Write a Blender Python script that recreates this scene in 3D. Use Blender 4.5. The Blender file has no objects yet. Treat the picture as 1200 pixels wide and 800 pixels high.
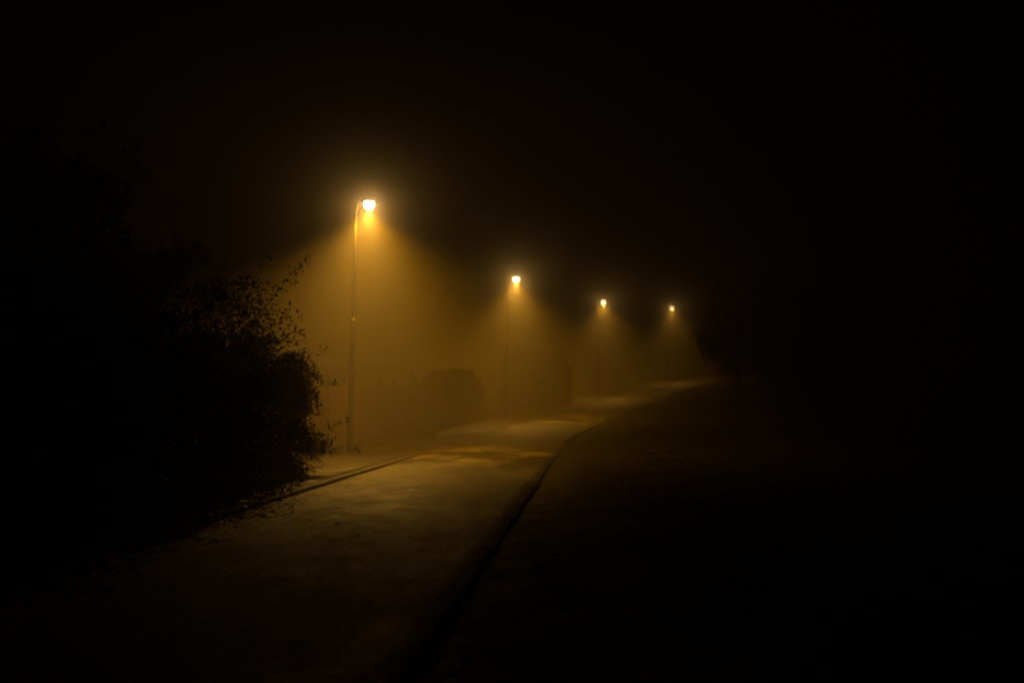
import bpy, math, random
import numpy as np
from mathutils import Vector, Matrix

sc = bpy.context.scene
C = sc.collection
R = math.radians

# ------------------------------------------------------------------ camera
CAM_Z = 1.60
cam = bpy.data.cameras.new('camera')
cam.sensor_width = 36.0
cam.lens = 37.5
cam.clip_start = 0.05
cam.clip_end = 3000
camo = bpy.data.objects.new('camera', cam)
C.objects.link(camo)
camo.location = (0, 0, CAM_Z)
camo.rotation_euler = (R(90 + 2.95), 0, 0)
sc.camera = camo
cam.dof.use_dof = True          # hand-held night shot, wide open, focused on the near road
cam.dof.focus_distance = 10.0
cam.dof.aperture_fstop = 1.2

# ------------------------------------------------------------------ night sky
w = bpy.data.worlds.new('World')
sc.world = w
w.use_nodes = True
nt = w.node_tree
nt.nodes.clear()
sky = nt.nodes.new('ShaderNodeTexSky')
sky.sky_type = 'NISHITA'
sky.sun_disc = False
sky.sun_elevation = R(-4)
sky.sun_rotation = R(200)
bg = nt.nodes.new('ShaderNodeBackground')
bg.inputs['Strength'].default_value = 0.002
wo = nt.nodes.new('ShaderNodeOutputWorld')
nt.links.new(sky.outputs[0], bg.inputs[0])
nt.links.new(bg.outputs[0], wo.inputs[0])

# ------------------------------------------------------------------ exposure and renderer
vs = sc.view_settings
vs.view_transform = 'Standard'
vs.look = 'None'
vs.gamma = 1.0
vs.exposure = 0.0
sc.render.engine = 'CYCLES'
cy = sc.cycles
cy.max_bounces = 4
cy.diffuse_bounces = 2
cy.glossy_bounces = 2
cy.transmission_bounces = 2
cy.volume_bounces = 0
cy.sample_clamp_indirect = 2.0
cy.sample_clamp_direct = 0.0
cy.caustics_reflective = False
cy.caustics_refractive = False
cy.use_denoising = True
try:
    cy.denoiser = 'OPENIMAGEDENOISE'
except Exception:
    pass

LAMP_POWER = 5000.0
LAMP_COLOR = (1.0, 0.41, 0.006)
CORE_POWER = 4000.0
CORE_COLOR = (1.0, 0.52, 0.095)
GLOW_POWER = 125.0
GLOW_COLOR = (1.0, 0.47, 0.06)
FOG_WIDE, FOG_G_WIDE = 0.0145, 0.20       # fine droplets: scatter widely
FOG_TIGHT, FOG_G_TIGHT = 0.0100, 0.973     # larger droplets: the tight glow round a lamp

# ------------------------------------------------------------------ layout functions
def spline(xs, ys):
    xs = np.array(xs, float); ys = np.array(ys, float)
    h = np.diff(xs); d = np.diff(ys) / h
    m = np.zeros_like(xs); m[0] = d[0]; m[-1] = d[-1]
    m[1:-1] = (d[:-1] * h[1:] + d[1:] * h[:-1]) / (h[1:] + h[:-1])
    def f(x):
        x = np.asarray(x, float)
        i = np.clip(np.searchsorted(xs, x) - 1, 0, len(h) - 1)
        t = (np.clip(x, xs[0], xs[-1]) - xs[i]) / h[i]
        r = (ys[i] * (1 + 2 * t) * (1 - t) ** 2 + m[i] * h[i] * t * (1 - t) ** 2
             + ys[i + 1] * t * t * (3 - 2 * t) + m[i + 1] * h[i] * t * t * (t - 1))
        r = np.where(x > xs[-1], ys[-1] + m[-1] * (x - xs[-1]), r)
        return np.where(x < xs[0], ys[0] + m[0] * (x - xs[0]), r)
    return f

# x of the kerb (left edge of the carriageway) at a given y, and height of the road
L = spline([-40, 0, 7, 12, 17, 23, 30, 36, 42, 48, 54, 67, 81, 93, 105, 130, 200, 320],
           [-7.4, -4.8, -4.35, -4.0, -3.58, -3.08, -2.5, -1.9, -1.0, .15, 1.45, 4.6, 8.2, 12.4, 17.3, 29.0, 66, 135])
Z = spline([-40, 0, 15, 30, 42, 54, 67, 81, 93, 105, 130, 200, 320, 600],
           [.0, 0, 0, .0, .18, .5, 1.05, 1.75, 2.5, 3.25, 4.6, 6.5, 7.5, 8])
RW = 3.8         # carriageway width
FW = 2.3         # footpath width

def bump(x, y, s, seed):
    r = random.Random(seed)
    v = 0
    for k in range(4):
        a = r.uniform(0, 6.28); f = s * (1.6 ** k); p = r.uniform(0, 6.28)
        v = v + np.sin((x * math.cos(a) + y * math.sin(a)) * f + p) / (1.35 ** k)
    return v / 3

def ground_z(x, y):
    """height of the open ground at x, y"""
    o = x - L(y)
    z = Z(y)
    right = np.clip(o - RW, 0, None)
    left = np.clip(-o - FW, 0, None)
    drop = 0.02 + 0.035 * np.clip((27 - y) / 9, 0, 1)
    zr = -drop + (drop + .05) * np.clip((right - 0.10) / .6, 0, 1) + 0.03 * np.clip(right - 2, 0, 40) \
        + np.clip(right, 0, 1.0) * 0.05 * bump(x, y, 1.9, 3)
    zl = 0.09 + 0.02 * np.clip(left, 0, 30) + np.clip(left, 0, 1) * 0.06 * bump(x, y, 1.4, 5)
    z = z + np.where(o > RW, zr, np.where(o < -FW, zl, -0.12))
    return z

def gz(x, y):
    return float(ground_z(np.array(float(x)), np.array(float(y))))

# ------------------------------------------------------------------ materials
def mat(name, base=(.2, .2, .2), rough=.7, metal=0.0, spec=0.5):
    m = bpy.data.materials.new(name)
    m.use_nodes = True
    b = m.node_tree.nodes['Principled BSDF']
    b.inputs['Base Color'].default_value = (*base, 1)
    b.inputs['Roughness'].default_value = rough
    b.inputs['Metallic'].default_value = metal
    b.inputs['Specular IOR Level'].default_value = spec
    return m, m.node_tree, b

def noise_mat(name, cols, scale, rough=(.5, .9), bump_s=.3, bscale=None, stretch=(1, 1, 1), detail=8, dist=.02, metal=0, spec=.5, pos=(.35, .65)):
    m, t, b = mat(name, metal=metal, spec=spec)
    N, K = t.nodes, t.links
    geo = N.new('ShaderNodeTexCoord')
    mp = N.new('ShaderNodeMapping'); mp.inputs['Scale'].default_value = stretch
    K.new(geo.outputs['Object'], mp.inputs[0])
    n = N.new('ShaderNodeTexNoise'); n.inputs['Scale'].default_value = scale; n.inputs['Detail'].default_value = detail
    n.inputs['Roughness'].default_value = .62
    K.new(mp.outputs[0], n.inputs['Vector'])
    cr = N.new('ShaderNodeValToRGB')
    e = cr.color_ramp.elements
    e[0].position, e[1].position = pos
    e[0].color = (*cols[0], 1); e[1].color = (*cols[-1], 1)
    for i, c in enumerate(cols[1:-1]):
        q = e.new(pos[0] + (pos[1] - pos[0]) * (i + 1) / (len(cols) - 1)); q.color = (*c, 1)
    K.new(n.outputs['Fac'], cr.inputs[0]); K.new(cr.outputs[0], b.inputs['Base Color'])
    mr = N.new('ShaderNodeMapRange')
    mr.inputs['To Min'].default_value, mr.inputs['To Max'].default_value = rough
    mr.inputs['From Min'].default_value, mr.inputs['From Max'].default_value = pos
    K.new(n.outputs['Fac'], mr.inputs[0]); K.new(mr.outputs[0], b.inputs['Roughness'])
    n2 = N.new('ShaderNodeTexNoise'); n2.inputs['Scale'].default_value = bscale or scale * 6; n2.inputs['Detail'].default_value = 6
    K.new(geo.outputs['Object'], n2.inputs['Vector'])
    bp = N.new('ShaderNodeBump'); bp.inputs['Strength'].default_value = bump_s; bp.inputs['Distance'].default_value = dist
    K.new(n2.outputs['Fac'], bp.inputs['Height']); K.new(bp.outputs[0], b.inputs['Normal'])
    return m

def road_material():
    """damp worn asphalt: large pale and dark patches, wheel tracks, grit, leaf stains"""
    m, t, b = mat('damp_asphalt', spec=.16)
    N, K = t.nodes, t.links
    tc = N.new('ShaderNodeTexCoord')
    def noise(scale, detail, stretch=(1, 1, 1), rot=0, r=.6):
        mp = N.new('ShaderNodeMapping'); mp.inputs['Scale'].default_value = stretch; mp.inputs['Rotation'].default_value = (0, 0, rot)
        K.new(tc.outputs['Object'], mp.inputs[0])
        n = N.new('ShaderNodeTexNoise'); n.inputs['Scale'].default_value = scale; n.inputs['Detail'].default_value = detail
        n.inputs['Roughness'].default_value = r
        K.new(mp.outputs[0], n.inputs['Vector'])
        return n.outputs['Fac']
    def math_(op, a, c):
        q = N.new('ShaderNodeMath'); q.operation = op
        for i, v in enumerate((a, c)):
            if isinstance(v, (int, float)): q.inputs[i].default_value = v
            else: K.new(v, q.inputs[i])
        return q.outputs[0]
    def rng(a, lo, hi, tlo=0, thi=1):
        q = N.new('ShaderNodeMapRange'); K.new(a, q.inputs[0])
        for nme, v in zip(('From Min', 'From Max', 'To Min', 'To Max'), (lo, hi, tlo, thi)): q.inputs[nme].default_value = v
        return q.outputs[0]
    big = noise(.42, 5, (1.5, .75, 1), .1, .55)
    mid = noise(1.9, 6, (1.2, .6, 1), -.2, .62)
    fine = noise(55, 4)
    grit = noise(9, 5, (1, .8, 1), .3, .7)
    patch = math_('ADD', math_('MULTIPLY', big, .42), math_('ADD', math_('MULTIPLY', mid, .33), math_('MULTIPLY', grit, .25)))
    cr = N.new('ShaderNodeValToRGB')
    e = cr.color_ramp.elements
    e[0].position = .41; e[0].color = (.008, .006, .004, 1)
    e[1].position = .57; e[1].color = (.175, .155, .125, 1)
    q = e.new(.48); q.color = (.042, .036, .028, 1)
    K.new(patch, cr.inputs[0])
    mx = N.new('ShaderNodeMix'); mx.data_type = 'RGBA'; mx.blend_type = 'MULTIPLY'
    mx.inputs[0].default_value = 1
    K.new(cr.outputs[0], mx.inputs[6])
    g = N.new('ShaderNodeCombineColor')
    v = rng(fine, .3, .7, .75, 1.2)
    for i in range(3): K.new(v, g.inputs[i])
    K.new(g.outputs[0], mx.inputs[7])
    K.new(mx.outputs[2], b.inputs['Base Color'])
    K.new(rng(patch, .38, .6, .50, .72), b.inputs['Roughness'])
    bp = N.new('ShaderNodeBump'); bp.inputs['Strength'].default_value = .6; bp.inputs['Distance'].default_value = .012
    K.new(fine, bp.inputs['Height'])
    bp2 = N.new('ShaderNodeBump'); bp2.inputs['Strength'].default_value = .7; bp2.inputs['Distance'].default_value = .07
    K.new(patch, bp2.inputs['Height']); K.new(bp.outputs[0], bp2.inputs['Normal'])
    K.new(bp2.outputs[0], b.inputs['Normal'])
    return m

M = {}
M['road'] = road_material()
M['path'] = noise_mat('worn_footpath', [(.008, .007, .004), (.016, .012, .007), (.05, .04, .028)], .8, bump_s=.4, bscale=30, spec=.15)
M['kerb'] = noise_mat('granite_kerb', [(.022, .018, .013), (.06, .05, .036)], 6, bump_s=.3, spec=.2)
M['grass'] = noise_mat('grass_soil', [(.006, .006, .004), (.010, .010, .006), (.016, .013, .008)], .9, rough=(.85, 1), bump_s=.9, bscale=9, dist=.08, spec=.2)
M['verge'] = noise_mat('leafy_gravel_verge', [(.005, .004, .003), (.012, .008, .005), (.026, .017, .010)], 1.6, rough=(.7, .95), bump_s=.8, bscale=14, dist=.05, spec=.15)
M['blade'] = noise_mat('grass_blades', [(.010, .011, .005), (.022, .019, .009)], 1.2, rough=(.7, .95), bump_s=.0, spec=.2)
M['bark'] = noise_mat('bark', [(.035, .026, .018), (.10, .08, .06)], 9, rough=(.8, 1), bump_s=.9, stretch=(1, 1, .25), spec=.2)
M['leaf'] = noise_mat('dull_green_leaves', [(.012, .015, .006), (.024, .026, .011), (.034, .030, .014)], 1.7, rough=(.6, .85), bump_s=0, spec=.3)
M['leaf2'] = noise_mat('brown_green_leaves', [(.014, .014, .007), (.026, .02, .010), (.04, .024, .011)], 2.1, rough=(.6, .85), bump_s=0, spec=.3)
M['leaf3'] = noise_mat('russet_leaves', [(.05, .035, .015), (.12, .065, .025), (.18, .09, .035)], 1.4, rough=(.6, .85), bump_s=0, spec=.2)
M['conifer'] = noise_mat('dark_needles', [(.014, .022, .010), (.04, .05, .02)], 2.5, rough=(.7, .9), bump_s=0, spec=.2)
M['metal'] = noise_mat('galvanised_steel', [(.07, .065, .058), (.14, .13, .115)], 5, rough=(.42, .62), bump_s=.15, stretch=(1, 1, .3), metal=.2)
M['housing'] = noise_mat('painted_lamp_housing', [(.03, .03, .028), (.05, .05, .045)], 8, rough=(.4, .6), bump_s=.1)
M['wood'] = noise_mat('red_brown_fence_stain', [(.03, .010, .005), (.06, .021, .010), (.08, .03, .015)], 2.2, rough=(.7, .95), bump_s=.4, bscale=40, stretch=(3, 3, .4), spec=.3)
M['stone'] = noise_mat('rough_wall_stone', [(.08, .07, .055), (.18, .16, .13)], 5, rough=(.8, 1), bump_s=.7)

lens, t, b = mat('glowing_lamp_glass', (.9, .85, .75), .4)
b.inputs['Emission Color'].default_value = (1.0, .76, .40, 1)
b.inputs['Emission Strength'].default_value = 26

# ------------------------------------------------------------------ mesh helpers
def link(name, me, m, parent=None, loc=(0, 0, 0)):
    o = bpy.data.objects.new(name, me)
    C.objects.link(o)
    if m is not None: me.materials.append(m)
    if parent is not None: o.parent = parent
    o.location = loc
    return o

def tag(o, label=None, cat=None, group=None, kind=None):
    if label: o['label'] = label
    if cat: o['category'] = cat
    if group: o['group'] = group
    if kind: o['kind'] = kind
    return o

def empty(name, loc, rz=0):
    o = bpy.data.objects.new(name, None)
    o.empty_display_size = .3
    C.objects.link(o)
    o.location = loc
    o.rotation_euler = (0, 0, rz)
    return o

class MB:
    def __init__(s): s.v = []; s.f = []
    def box(s, x0, x1, y0, y1, z0, z1, mtx=None):
        n = len(s.v)
        p = [(x, y, z) for z in (z0, z1) for y in (y0, y1) for x in (x0, x1)]
        if mtx is not None: p = [tuple(mtx @ Vector(q)) for q in p]
        s.v += p
        s.f += [tuple(n + i for i in q) for q in ((0, 2, 3, 1), (4, 5, 7, 6), (0, 1, 5, 4), (2, 6, 7, 3), (0, 4, 6, 2), (1, 3, 7, 5))]
    def tube(s, pts, rad, seg=12, cap=True, flat=1.0):
        n0 = len(s.v)
        pts = [Vector(p) for p in pts]
        up = Vector((0, 1, 0))
        for i, p in enumerate(pts):
            d = (pts[min(i + 1, len(pts) - 1)] - pts[max(i - 1, 0)]).normalized()
            a = d.cross(up)
            if a.length < 1e-3: a = d.cross(Vector((1, 0, 0)))
            a.normalize(); c = d.cross(a).normalized()
            for k in range(seg):
                th = 2 * math.pi * k / seg
                s.v.append(tuple(p + a * math.cos(th) * rad[i] * flat + c * math.sin(th) * rad[i]))
        for i in range(len(pts) - 1):
            for k in range(seg):
                q = n0 + i * seg
                s.f.append((q + k, q + (k + 1) % seg, q + seg + (k + 1) % seg, q + seg + k))
        if cap:
            s.f.append(tuple(n0 + k for k in range(seg))[::-1])
            s.f.append(tuple(n0 + (len(pts) - 1) * seg + k for k in range(seg)))
    def ellipsoid(s, c, r, zmin=-1, zmax=1, nu=16, nv=9, sup=1.0):
        n0 = len(s.v)
        for j in range(nv):
            zz = zmin + (zmax - zmin) * j / (nv - 1)
            q = math.sqrt(max(0.0, 1 - zz * zz)) ** sup
            for k in range(nu):
                th = 2 * math.pi * k / nu
                s.v.append((c[0] + r[0] * q * math.cos(th), c[1] + r[1] * q * math.sin(th), c[2] + r[2] * zz))
        for j in range(nv - 1):
            for k in range(nu):
                s.f.append((n0 + j * nu + k, n0 + j * nu + (k + 1) % nu, n0 + (j + 1) * nu + (k + 1) % nu, n0 + (j + 1) * nu + k))
        s.f.append(tuple(n0 + k for k in range(nu))[::-1])
        s.f.append(tuple(n0 + (nv - 1) * nu + k for k in range(nu)))
    def build(s, name, m, parent=None, smooth=False, loc=(0, 0, 0)):
        me = bpy.data.meshes.new(name)
        me.from_pydata(s.v, [], s.f)
        if smooth:
            for p in me.polygons: p.use_smooth = True
        me.update()
        return link(name, me, m, parent, loc)

def grid_mesh(name, X, Y, ZZ, m, kind='structure', smooth=True):
    ny, nx = X.shape
    v = np.stack([X, Y, ZZ], -1).reshape(-1, 3)
    i = np.arange(ny * nx).reshape(ny, nx)
    f = np.stack([i[:-1, :-1], i[:-1, 1:], i[1:, 1:], i[1:, :-1]], -1).reshape(-1, 4)
    me = bpy.data.meshes.new(name)
    me.vertices.add(len(v)); me.vertices.foreach_set('co', v.ravel())
    me.loops.add(f.size); me.loops.foreach_set('vertex_index', f.ravel().astype(np.int32))
    me.polygons.add(len(f))
    me.polygons.foreach_set('loop_start', np.arange(0, f.size, 4, dtype=np.int32))
    me.update(calc_edges=True)
    if smooth: me.polygons.foreach_set('use_smooth', np.ones(len(f), bool))
    return tag(link(name, me, m), kind=kind)

def quads_mesh(name, v, m, parent=None, loc=(0, 0, 0)):
    """v: (n, 4, 3) -> one mesh of separate quads"""
    n = len(v)
    me = bpy.data.meshes.new(name)
    me.vertices.add(n * 4); me.vertices.foreach_set('co', v.astype(np.float32).ravel())
    me.loops.add(n * 4); me.loops.foreach_set('vertex_index', np.arange(n * 4, dtype=np.int32))
    me.polygons.add(n); me.polygons.foreach_set('loop_start', np.arange(0, n * 4, 4, dtype=np.int32))
    me.update(calc_edges=True)
    return link(name, me, m, parent, loc)

# ------------------------------------------------------------------ the ground, road, kerb, footpath
def stations():
    a = list(np.arange(-40, 0, 2.0)) + list(np.arange(0, 60, .35)) + list(np.arange(60, 130, .8)) + list(np.arange(130, 320, 4)) + [320, 360, 420, 500, 600]
    return np.array(a)
ys = stations()
offs = np.array([-560, -400, -280, -180, -120, -80, -55, -40, -30, -22, -16, -12, -9.5, -8, -7, -6, -5.2, -4.5, -3.9, -3.3, -2.8, -2.5, -FW, -FW + .05,
                 -1.2, 0, 1, 2, 3, RW - .06, RW + .02, RW + .12, RW + .25, RW + .45, RW + .7, RW + 1, RW + 1.4, RW + 2, RW + 2.6, RW + 3.3, RW + 4.2, RW + 5.3, RW + 7, RW + 9, RW + 12, RW + 16,
                 RW + 22, RW + 30, RW + 40, RW + 55, RW + 80, 120, 180, 280, 400, 560])
YY, OO = np.meshgrid(ys, offs, indexing='ij')
XX = L(YY) + OO
grid_mesh('ground', XX, YY, ground_z(XX, YY), M['grass'])

yr = ys[ys <= 320]
vo = np.concatenate([np.linspace(RW + .11, RW + 2.4, 14), np.linspace(RW + 2.5, RW + 3.6, 5)])
Yg, Og = np.meshgrid(yr, vo, indexing='ij')
fo = np.clip((Og - RW - 1.2) / 2.4, 0, 1)
Xg = L(Yg) + Og
grid_mesh('verge', Xg, Yg, ground_z(Xg, Yg) + .012 * (1 - fo) - .03 * fo ** 3 + .008 * bump(Xg, Yg, 6, 17) * (1 - fo), M['verge'])
ro = np.concatenate([np.linspace(0.0, RW, 16), [RW + .012]])
Yg, Og = np.meshgrid(yr, ro, indexing='ij')
edge = 0.07 * bump(Yg * .0, Yg, 1.1, 11) + .05 * bump(Yg * 0, Yg, 5.0, 12) + .02 * bump(Yg * 0, Yg, 13.0, 13)
Xg = L(Yg) + Og + np.where(Og > RW * .9, edge, 0)
camber = 0.04 * (1 - ((Og - RW / 2) / (RW / 2)) ** 2)
rut = .012 * bump(Xg, Yg, .9, 14)
Zg = Z(Yg) + camber + rut
Zg[:, -1] = Z(Yg[:, -1]) - .16
grid_mesh('road', Xg, Yg, Zg, M['road'])

po = np.concatenate([[-FW - .02], np.linspace(-FW, -.17, 7), [-.16]])
Yg, Og = np.meshgrid(yr, po, indexing='ij')
Xg = L(Yg) + Og
Zg = Z(Yg) + .052 - .05 * np.clip((Yg - 24) / 8, 0, 1) + .008 * bump(Xg, Yg, 1.3, 21)
Zg[:, 0] = Z(Yg[:, 0]) - .05
Zg[:, -1] = Z(Yg[:, -1]) - .05
grid_mesh('footpath', Xg, Yg, Zg, M['path'])

ko = np.array([-.158, -.155, -.02, .0, .004])
kz = np.array([-.1, .062, .064, .056, -.1])
low = .05 * np.clip((yr - 24) / 8, 0, 1)[:, None] * np.array([0, 1, 1, 1, 0])[None, :]
Yg, Og = np.meshgrid(yr, ko, indexing='ij')
grid_mesh('kerb', L(Yg) + Og, Yg, Z(Yg) + kz[None, :] - low + .004 * bump(Yg * 0, Yg, 4, 9), M['kerb'], smooth=False)

# ------------------------------------------------------------------ haze
hb = MB(); hb.box(-760, 860, -60, 640, -16, 40)
haze = hb.build('haze', None)
tag(haze, kind='stuff')
hm = bpy.data.materials.new('night_fog'); hm.use_nodes = True
hn = hm.node_tree; hn.nodes.clear()
ho = hn.nodes.new('ShaderNodeOutputMaterial')
ad = hn.nodes.new('ShaderNodeAddShader')
for i, (dens, g) in enumerate(((FOG_WIDE, FOG_G_WIDE), (FOG_TIGHT, FOG_G_TIGHT))):
    pv = hn.nodes.new('ShaderNodeVolumePrincipled')
    pv.inputs['Color'].default_value = (.96, .92, .84, 1)
    pv.inputs['Density'].default_value = dens
    pv.inputs['Anisotropy'].default_value = g
    hn.links.new(pv.outputs[0], ad.inputs[i])
hn.links.new(ad.outputs[0], ho.inputs['Volume'])
haze.data.materials.append(hm)

# ------------------------------------------------------------------ street lamps
POLE_H = 6.95
def make_lamp():
    t = empty('street_lamp', (0, 0, 0))
    p = MB()
    p.tube([(0, 0, -.3), (0, 0, 3.62), (0, 0, 3.66), (0, 0, 3.72)], [.085, .078, .078, .048], 18)
    p.build('lower_pole', M['metal'], t, True)
    p = MB()
    p.tube([(0, 0, 3.70), (0, 0, 6.3), (0, 0, 6.72), (.02, 0, 6.84), (.055, 0, 6.93), (.09, 0, 6.99), (.14, 0, 7.015)],
           [.042, .031, .028, .027, .027, .027, .027], 14)
    p.build('upper_pole', M['housing'], t, True)
    for z, r in ((3.70, .062), (6.22, .036)):
        c = MB(); c.tube([(0, 0, z - .04), (0, 0, z + .04)], [r, r], 16)
        c.box(r - .01, r + .02, -.012, .012, z - .02, z + .02)
        c.build('clamp', M['housing'], t)
    h = MB()          # access hatch near the foot
    h.box(-.05, .05, -.096, -.07, .55, .98)
    h.build('access_hatch', M['housing'], t)
    h = MB()          # housing: a flat tapered shell, open side down
    nseg = 9
    prof = [(.06, .045, .045), (.13, .075, .06), (.23, .125, .085), (.37, .155, .095), (.50, .145, .085), (.59, .09, .055), (.63, .03, .02)]
    n0 = 0
    for (x, hw, hh) in prof:
        for k in range(nseg + 1):
            a = math.pi * k / nseg
            h.v.append((x, hw * math.cos(a), 7.00 + hh * math.sin(a)))
    q = nseg + 1
    for i in range(len(prof) - 1):
        for k in range(nseg):
            h.f.append((i * q + k, i * q + k + 1, (i + 1) * q + k + 1, (i + 1) * q + k))
    h.f.append(tuple(range(q))); h.f.append(tuple((len(prof) - 1) * q + k for k in range(q))[::-1])
    for i in range(len(prof) - 1):      # underside
        h.f.append((i * q, (i + 1) * q, (i + 1) * q + nseg, i * q + nseg))
    h.build('lamp_housing', M['housing'], t)
    g = MB()
    g.ellipsoid((.38, 0, 6.93), (.15, .15, .155), -1, .98, 20, 14)
    g.build('lamp_glass', lens, t, True)
    def spot(name, power, col, size, d, sx, blend=1.0):
        q = bpy.data.lights.new(name, 'SPOT')
        q.energy = power; q.color = col
        q.spot_size = R(size); q.spot_blend = blend; q.shadow_soft_size = .07
        qo = bpy.data.objects.new(name, q); C.objects.link(qo); qo.parent = t
        qo.location = (.38, 0, 6.75)
        z = -Vector(d).normalized(); y_ = Vector((0, 1, 0)); x = y_.cross(z).normalized(); y_ = z.cross(x)
        qo.rotation_euler = Matrix((x, y_, z)).transposed().to_euler()
        qo.scale = (sx, 1, 1)
    spot('lamp_beam', LAMP_POWER, LAMP_COLOR, 132, (.45, -.6, -7.5), 1.0, .8)
    spot('lamp_core_beam', CORE_POWER, CORE_COLOR, 74, (1.3, -6.0, -7.5), .85)
    q = bpy.data.lights.new('lamp_glow', 'POINT')      # light the glass bowl throws sideways
    q.energy = GLOW_POWER; q.color = GLOW_COLOR; q.shadow_soft_size = .05
    qo = bpy.data.objects.new('lamp_glow', q); C.objects.link(qo); qo.parent = t
    qo.location = (.38, 0, 6.76)
    return t

def copy_tree(o, parent=None):
    c = o.copy(); C.objects.link(c); c.parent = parent
    for ch in list(o.children): copy_tree(ch, c)
    return c

lamp0 = make_lamp()
spots = [(-4.55, 30.0, R(-9), R(1.1), 'nearest and tallest street lamp, beside the dark trees on the left'),
         (-.35, 53.7, R(-13), R(1.6), 'second street lamp along the road, where the road starts to bend right'),
         (6.5, 81.0, R(-18), R(.8), 'third street lamp along the bend, between the second and the farthest one'),
         (15.2, 104.0, R(-22), R(.5), 'farthest and smallest street lamp, just left of the trees beyond the bend')]
for i, (x, y, rz, lean, lab) in enumerate(spots):
    o = lamp0 if i == 0 else copy_tree(lamp0)
    o.location = (x, y, float(Z(y)) + .10)
    o.rotation_euler = (0, lean, rz)
    tag(o, lab, 'street lamp', 'lit street lamps along the road')

# ------------------------------------------------------------------ trees, hedges, shrubs
def leaf_quads(P, size, rng, up=0.0, aspect=.55):
    n = len(P)
    d = rng.normal(size=(n, 3)); d[:, 2] += up
    d /= np.linalg.norm(d, axis=1, keepdims=True)
    e = np.cross(d, rng.normal(size=(n, 3))); e /= np.linalg.norm(e, axis=1, keepdims=True)
    s = size * rng.uniform(.6, 1.35, (n, 1))
    a = P - e * s * aspect * .5; b_ = P + d * s * .5
    c = P + e * s * aspect * .5; f = P - d * s * .5
    return np.stack([f, a, b_, c], 1)

def tree(name, x, y, h, r, trunk_h, leafm, label, seed, cat='tree', group=None, n=26000, size=.11, ell=1.0, nclump=70, floor=.35, skirt=False):
    rng = np.random.default_rng(seed); rnd = random.Random(seed)
    root = empty(name, (x, y, gz(x, y) - .03), rnd.uniform(0, 6.28))
    tag(root, label, cat, group)
    cz = trunk_h + (h - trunk_h) / 2; rz = (h - trunk_h) / 2
    # clump centres through the crown's volume, uneven outline
    cc = []
    while len(cc) < nclump:
        p = rng.uniform(-1, 1, 3)
        q = np.linalg.norm(p) if (not skirt or p[2] > 0) else math.hypot(p[0], p[1])
        if q > 1 or q < floor: continue
        cc.append(p * (1 - .16 * rng.random()) * [r, r * ell, rz] + [0, 0, cz])
    cc = np.array(cc)
    tr = MB()
    wob = [rnd.uniform(-.06, .06) * r for _ in range(8)]
    top = h * .8
    tp = [(wob[i] * (i > 0), wob[7 - i] * (i > 0), top * i / 6) for i in range(7)]
    r0 = .028 * h + .03
    tr.tube([(p[0], p[1], p[2]) for p in tp], [r0 * (1.25 if i == 0 else 1 - i / 7.5) for i in range(7)], 10)
    for k in range(0, len(cc), max(1, len(cc) // 26)):
        c = cc[k]
        zb = min(top * .92, max(trunk_h * .6 + .15, c[2] - .55 * math.hypot(c[0], c[1])))
        i = min(5, int(zb / top * 6)); f = zb / top * 6 - i
        b0 = Vector(tp[i]).lerp(Vector(tp[i + 1]), f)
        mid = b0.lerp(Vector(c), .5) + Vector((0, 0, .08 * r))
        rr = r0 * .34
        tr.tube([b0, mid, Vector(c)], [rr, rr * .6, rr * .2], 6)
    tr.build('trunk', M['bark'], root, True)
    per = n // nclump
    cr = rng.uniform(.16, .34, nclump) * r
    P = []
    for c, q in zip(cc, cr):
        u = rng.normal(size=(per, 3)); u /= np.linalg.norm(u, axis=1, keepdims=True)
        rad = q * rng.random((per, 1)) ** .45
        P.append(c + u * rad * [1.15, 1.15, .8])
        # a few sprays of twig tips leaving the clump
        for _ in range(2):
            dd = (c - [0, 0, cz]) / np.linalg.norm(c - [0, 0, cz]) + rng.normal(size=3) * .45
            tt = rng.random((max(4, per // 30), 1))
            P.append(c + dd * q * (1 + .35 * tt) + rng.normal(size=(len(tt), 3)) * .05)
    P = np.concatenate(P)
    P[:, 2] = np.maximum(P[:, 2], .05)
    quads_mesh('crown', leaf_quads(P, size, rng), leafm, root)
    return root

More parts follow.
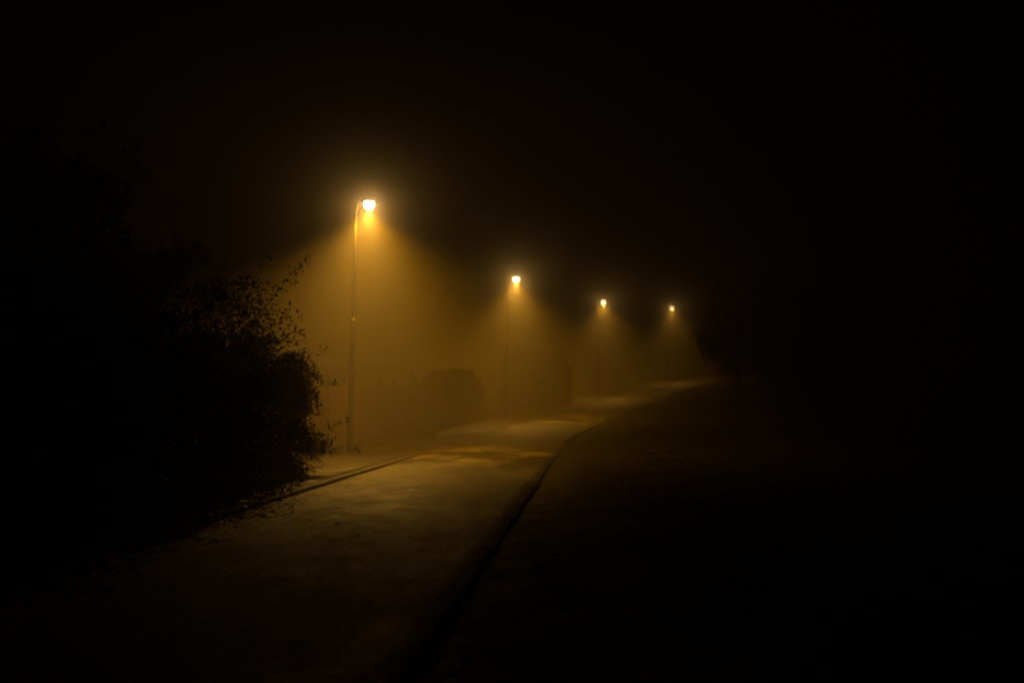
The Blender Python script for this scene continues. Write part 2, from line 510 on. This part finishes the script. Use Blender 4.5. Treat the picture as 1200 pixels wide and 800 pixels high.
def hedge(name, pts, h, width, leafm, label, seed, cat='hedge', n=40000, size=.06, rag=.025, group=None):
    """clipped hedge along ground points: leaf shell over a core of twigs"""
    rng = np.random.default_rng(seed)
    x0, y0 = pts[0]
    base = gz(x0, y0)
    root = empty(name, (x0, y0, base))
    tag(root, label, cat, group)
    seg = []; tot = 0
    for a, c in zip(pts[:-1], pts[1:]):
        d = math.hypot(c[0] - a[0], c[1] - a[1]); seg.append((a, c, d, tot)); tot += d
    s = rng.random(n) * tot
    P = np.zeros((n, 3)); 
    bnds = np.array([q[3] for q in seg])
    idx = np.searchsorted(bnds, s, side='right') - 1
    A = np.array([q[0] for q in seg])[idx]; B = np.array([q[1] for q in seg])[idx]
    D = np.array([q[2] for q in seg])[idx]; t_ = ((s - bnds[idx]) / D)[:, None]
    mid = A + (B - A) * t_
    nrm = np.stack([-(B - A)[:, 1], (B - A)[:, 0]], 1) / D[:, None]
    u = rng.random(n) * (2 * h + width)        # around the section: side, top, side
    depth = np.abs(rng.normal(size=n)) * .12
    side = np.where(u < h, -1, np.where(u > h + width, 1, 0))
    off = np.where(side == 0, (u - h) - width / 2, side * (width / 2 - depth))
    z = np.where(side == -1, u, np.where(side == 1, u - h - width, h - depth))
    hv = 1 - .30 * np.abs(2 * s / tot - 1) ** 5 + .07 * np.sin(s * 1.7 + seed) + .05 * np.sin(s * 4.1) + .03 * np.sin(s * 11) + rag * rng.normal(size=n) * (side == 0)
    off = off * (1 + .10 * np.sin(s * 2.3 + z * 2) + .05 * rng.normal(size=n))
    xy = mid + nrm * off[:, None]
    end = rng.random(n) < .08                   # close the two ends
    P[:, :2] = xy
    P[:, 2] = z * hv + ground_z(mid[:, 0], mid[:, 1]) - base
    P[:, :2] -= [x0, y0]
    quads_mesh('foliage', leaf_quads(P, size, rng), leafm, root)
    tw = MB()
    k = max(4, int(tot / .45))
    for i in range(k):
        ss = tot * (i + .5) / k
        j = int(np.searchsorted(bnds, ss, side='right') - 1)
        a, c, d, st = seg[j]; f = (ss - st) / d
        px, py = a[0] + (c[0] - a[0]) * f - x0, a[1] + (c[1] - a[1]) * f - y0
        gb = gz(px + x0, py + y0) - base
        for q in range(3):
            ax, ay = rng.normal(size=2) * width * .16
            tw.tube([(px, py, gb - .02), (px + ax, py + ay, gb + h * .5), (px + ax * 1.8, py + ay * 1.8, gb + h * .9)], [.03, .02, .008], 5)
    tw.build('stems', M['bark'], root)
    return root

# the dark trees on the left, in front of the first lamp's light
tg = 'dark trees on the left of the road'
tree('leafy_tree', -5.1, 21.0, 2.95, 1.38, .1, M['leaf2'], 'bushy tree at the roadside nearest the first street lamp, its leaf tips catching the light', 11, group=tg, n=68000, size=.065, nclump=125, floor=.15, skirt=True)
tree('leafy_tree', -6.95, 20.6, 4.6, 2.3, .3, M['leaf'], 'dark rounded tree standing right behind the bushy roadside tree with lit leaf tips', 12, group=tg, n=50000, size=.08, nclump=90, floor=.2, skirt=True)
tree('leafy_tree', -9.3, 18.6, 6.6, 2.8, .5, M['leaf'], 'tall dark tree, highest of the left group, set back from the road', 13, group=tg, n=42000, size=.12, nclump=90)
tree('leafy_tree', -5.35, 16.6, 2.7, 1.75, .05, M['leaf'], 'low spreading dark tree overhanging the kerb where the lit road surface starts', 14, group=tg, n=68000, size=.065, nclump=125, floor=.15, skirt=True)
tree('leafy_tree', -5.75, 12.3, 3.4, 2.05, .1, M['leaf'], 'black unlit tree nearest the camera on the left side of the road', 15, group=tg, n=34000, size=.09, nclump=90, floor=.15, skirt=True)

# trees inside the bend on the right
tg = 'trees inside the bend on the right'
tree('leafy_tree', 17.6, 83.0, 8.2, 3.1, .9, M['leaf3'], 'tree at the inside of the bend hiding the end of the lit road', 21, group=tg, n=26000, size=.18, nclump=60, floor=.5)
tree('leafy_tree', 21.0, 80.0, 8.2, 3.2, .6, M['leaf3'], 'taller faint tree just right of the one at the inside of the bend', 22, group=tg, n=22000, size=.2, nclump=80)
tree('leafy_tree', 24.5, 70.0, 7.0, 3.4, .6, M['leaf'], 'unlit black tree farthest to the right of the bend', 23, group=tg, n=20000, size=.2, nclump=70)

# planting behind the footpath
hedge('garden_hedge', [(L(44) - 2.6, 44.5), (L(48) - 2.75, 48), (L(52) - 2.9, 51.5)], 2.15, 1.1, M['conifer'],
      'dark garden hedge beyond the reddish fence, before the second street lamp', 31, n=42000, size=.08)
hedge('tall_hedge', [(L(60) - 3.0, 60.5), (L(65) - 2.7, 65), (L(69.5) - 1.9, 69.5)], 3.1, 1.3, M['conifer'],
      'tall square clipped hedge behind the second street lamp', 32, n=46000, size=.1)
hedge('low_hedge', [(-3.6, 58.5), (-1.9, 58.9)], .75, .7, M['leaf'],
      'low clipped hedge in the gap left of the second street lamp', 33, n=12000, size=.08)

def cone_tree(x, y, h, r, label, seed):
    rng = np.random.default_rng(seed)
    root = empty('pointed_conifer', (x, y, gz(x, y) - .02)); tag(root, label, 'conifer')
    n = 14000
    z = rng.random(n) ** 1.35
    th = rng.random(n) * 6.283
    rad = r * (1 - z) ** .8 * (1 + .16 * np.sin(th * 5 + z * 22)) * (1 - .4 * rng.random(n) ** 2) + .03
    P = np.stack([np.cos(th) * rad, np.sin(th) * rad, z * h * .98 + .08], 1)
    quads_mesh('foliage', leaf_quads(P, .07, rng, up=1.2), M['conifer'], root)
    tb = MB(); tb.tube([(0, 0, -.05), (0, 0, h * .5), (0, 0, h * .96)], [.07, .04, .01], 8); tb.build('trunk', M['bark'], root)
cone_tree(-4.05, 43.2, 2.3, .48, 'small pointed conifer at the far end of the reddish fence', 41)

def shrub(x, y, h, r, label, seed, g):
    rng = np.random.default_rng(seed)
    root = empty('low_shrub', (x, y, gz(x, y) - .02)); tag(root, label, 'shrub', g)
    n = 7000
    u = rng.normal(size=(n, 3)); u /= np.linalg.norm(u, axis=1, keepdims=True); u[:, 2] = np.abs(u[:, 2])
    k = 1 + .22 * np.sin(u[:, :1] * 7 + seed) + .18 * np.sin(u[:, 1:2] * 9)
    P = u * k * (rng.random((n, 1)) ** .35) * [r, r, h]
    quads_mesh('foliage', leaf_quads(P, .07, rng), M['leaf'], root)
    st = MB()
    for i in range(9):
        a = i * .7; st.tube([(0, 0, -.03), (math.cos(a) * r * .4, math.sin(a) * r * .4, h * .5), (math.cos(a) * r * .75, math.sin(a) * r * .75, h * .85)], [.018, .012, .004], 5)
    st.build('stems', M['bark'], root)
shrub(-4.15, 37.0, .45, .55, 'low dark shrub at the foot of the reddish fence, nearer the first street lamp', 51, 'low shrubs along the fence')
shrub(-3.55, 39.4, .5, .6, 'low dark shrub at the foot of the reddish fence, nearer the pointed conifer', 52, 'low shrubs along the fence')

# ------------------------------------------------------------------ the fence behind the first lamp
def fence():
    A = Vector((-5.55, 26.5)); B = Vector((-3.75 - .55, 42.6))
    pts = []
    nb = 8
    for i in range(nb + 1):
        y = 26.0 + (43.0 - 26.0) * i / nb
        pts.append(Vector((float(L(y)) - FW - .45, y)))
    x0, y0 = pts[0]
    base = gz(x0, y0)
    root = empty('board_fence', (x0, y0, base))
    tag(root, 'reddish wooden fence of upright boards behind the nearest street lamp', 'fence')
    rnd = random.Random(5)
    for i, p in enumerate(pts):
        g = gz(p.x, p.y) - base
        b_ = MB(); b_.box(-.055, .055, -.055, .055, -.3, 1.92)
        b_.v = [(v[0] * (1 if v[2] < 1.7 else 1), v[1], v[2]) for v in b_.v]
        b_.box(-.07, .07, -.07, .07, 1.923, 1.95)
        b_.build('post', M['wood'], root, loc=(p.x - x0, p.y - y0, g))
    for i in range(nb):
        a, c = pts[i], pts[i + 1]
        d = (c - a); ln = d.length; ang = math.atan2(d.y, d.x)
        ga, gc = gz(a.x, a.y) - base, gz(c.x, c.y) - base
        def M4(s, z, tilt=0):
            f = s / ln
            return Matrix.Translation((a.x - x0 + d.x * f, a.y - y0 + d.y * f, ga + (gc - ga) * f + z)) @ Matrix.Rotation(ang, 4, 'Z') @ Matrix.Rotation(tilt, 4, 'Y')
        b_ = MB()
        s = .10
        while s < ln - .16:
            wd = rnd.uniform(.10, .125); top = 1.78 + rnd.uniform(-.025, .025)
            m4 = M4(s, 0, rnd.uniform(-.008, .008))
            b_.box(0, wd, -.034, -.014, .08, top, m4)
            s += wd + .058
        b_.build('board_panel', M['wood'], root)
        for zz in (.35, 1.45):
            r_ = MB(); r_.box(.06, ln - .06, -.010, .035, zz - .04, zz + .04, M4(0, 0) @ Matrix.Rotation(-math.atan2(gc - ga, ln), 4, 'Y'))
            r_.build('rail', M['wood'], root)
fence()

# ------------------------------------------------------------------ grass on the verges
rng = np.random.default_rng(77)
def blades(n, ofun, y0, y1, h):
    y = y0 + (y1 - y0) * rng.random(n) ** 1.5
    o = ofun(n)
    x = L(y) + o
    keep = (bump(x, y, 2.3, 31) + bump(x, y, 7, 32) * .6 + rng.normal(size=n) * .35) > .1
    x, y = x[keep], y[keep]; n = len(x)
    z = ground_z(x, y) - .01
    a = rng.random(n) * 6.283; hh = h * rng.uniform(.4, 1.2, n); wdt = rng.uniform(.004, .011, n) * (1 + y / 18)
    lx, ly = rng.normal(size=n) * .35 * hh, rng.normal(size=n) * .35 * hh
    dx, dy = np.cos(a) * wdt, np.sin(a) * wdt
    p0 = np.stack([x - dx, y - dy, z], 1); p1 = np.stack([x + dx, y + dy, z], 1)
    p2 = np.stack([x + lx + dx * .2, y + ly + dy * .2, z + hh], 1); p3 = np.stack([x + lx - dx * .2, y + ly - dy * .2, z + hh], 1)
    return np.stack([p0, p1, p2, p3], 1)
V = np.concatenate([blades(30000, lambda n: RW + 1.2 + rng.gamma(2.0, 1.2, n), 3, 60, .045),
                    blades(22000, lambda n: -FW - .02 - rng.exponential(.8, n), 5, 60, .13)])
tag(quads_mesh('grass', V, M['blade']), 'short rough grass along both sides of the road', 'grass', kind='stuff')

# fallen leaves, mostly along the road's edges
n = 1000
y = 8 + 46 * rng.random(n) ** 1.3
o = np.where(rng.random(n) < .5, RW - rng.exponential(.5, n), np.where(rng.random(n) < .55, rng.exponential(.45, n) + .02, rng.random(n) * RW))
o = np.clip(o, .03, RW - .08)
x = L(y) + o
z = Z(y) + 0.04 * (1 - ((o - RW / 2) / (RW / 2)) ** 2) + .012 * bump(x, y, .9, 14) + .012
P = np.stack([x, y, z], 1)
d = rng.normal(size=(n, 3)); d[:, 2] *= .22; d /= np.linalg.norm(d, axis=1, keepdims=True)
e = np.cross(d, np.array([0, 0, 1.0]) + rng.normal(size=(n, 3)) * .2); e /= np.linalg.norm(e, axis=1, keepdims=True)
sz = rng.uniform(.02, .045, (n, 1))
lf = noise_mat('wet_fallen_leaves', [(.02, .010, .004), (.07, .035, .012)], 3, rough=(.4, .7), bump_s=0)
tag(quads_mesh('fallen_leaves', np.stack([P - d * sz * .5, P - e * sz * .3, P + d * sz * .5, P + e * sz * .3], 1), lf),
    'wet brown fallen leaves scattered over the road surface', 'leaves', kind='stuff')
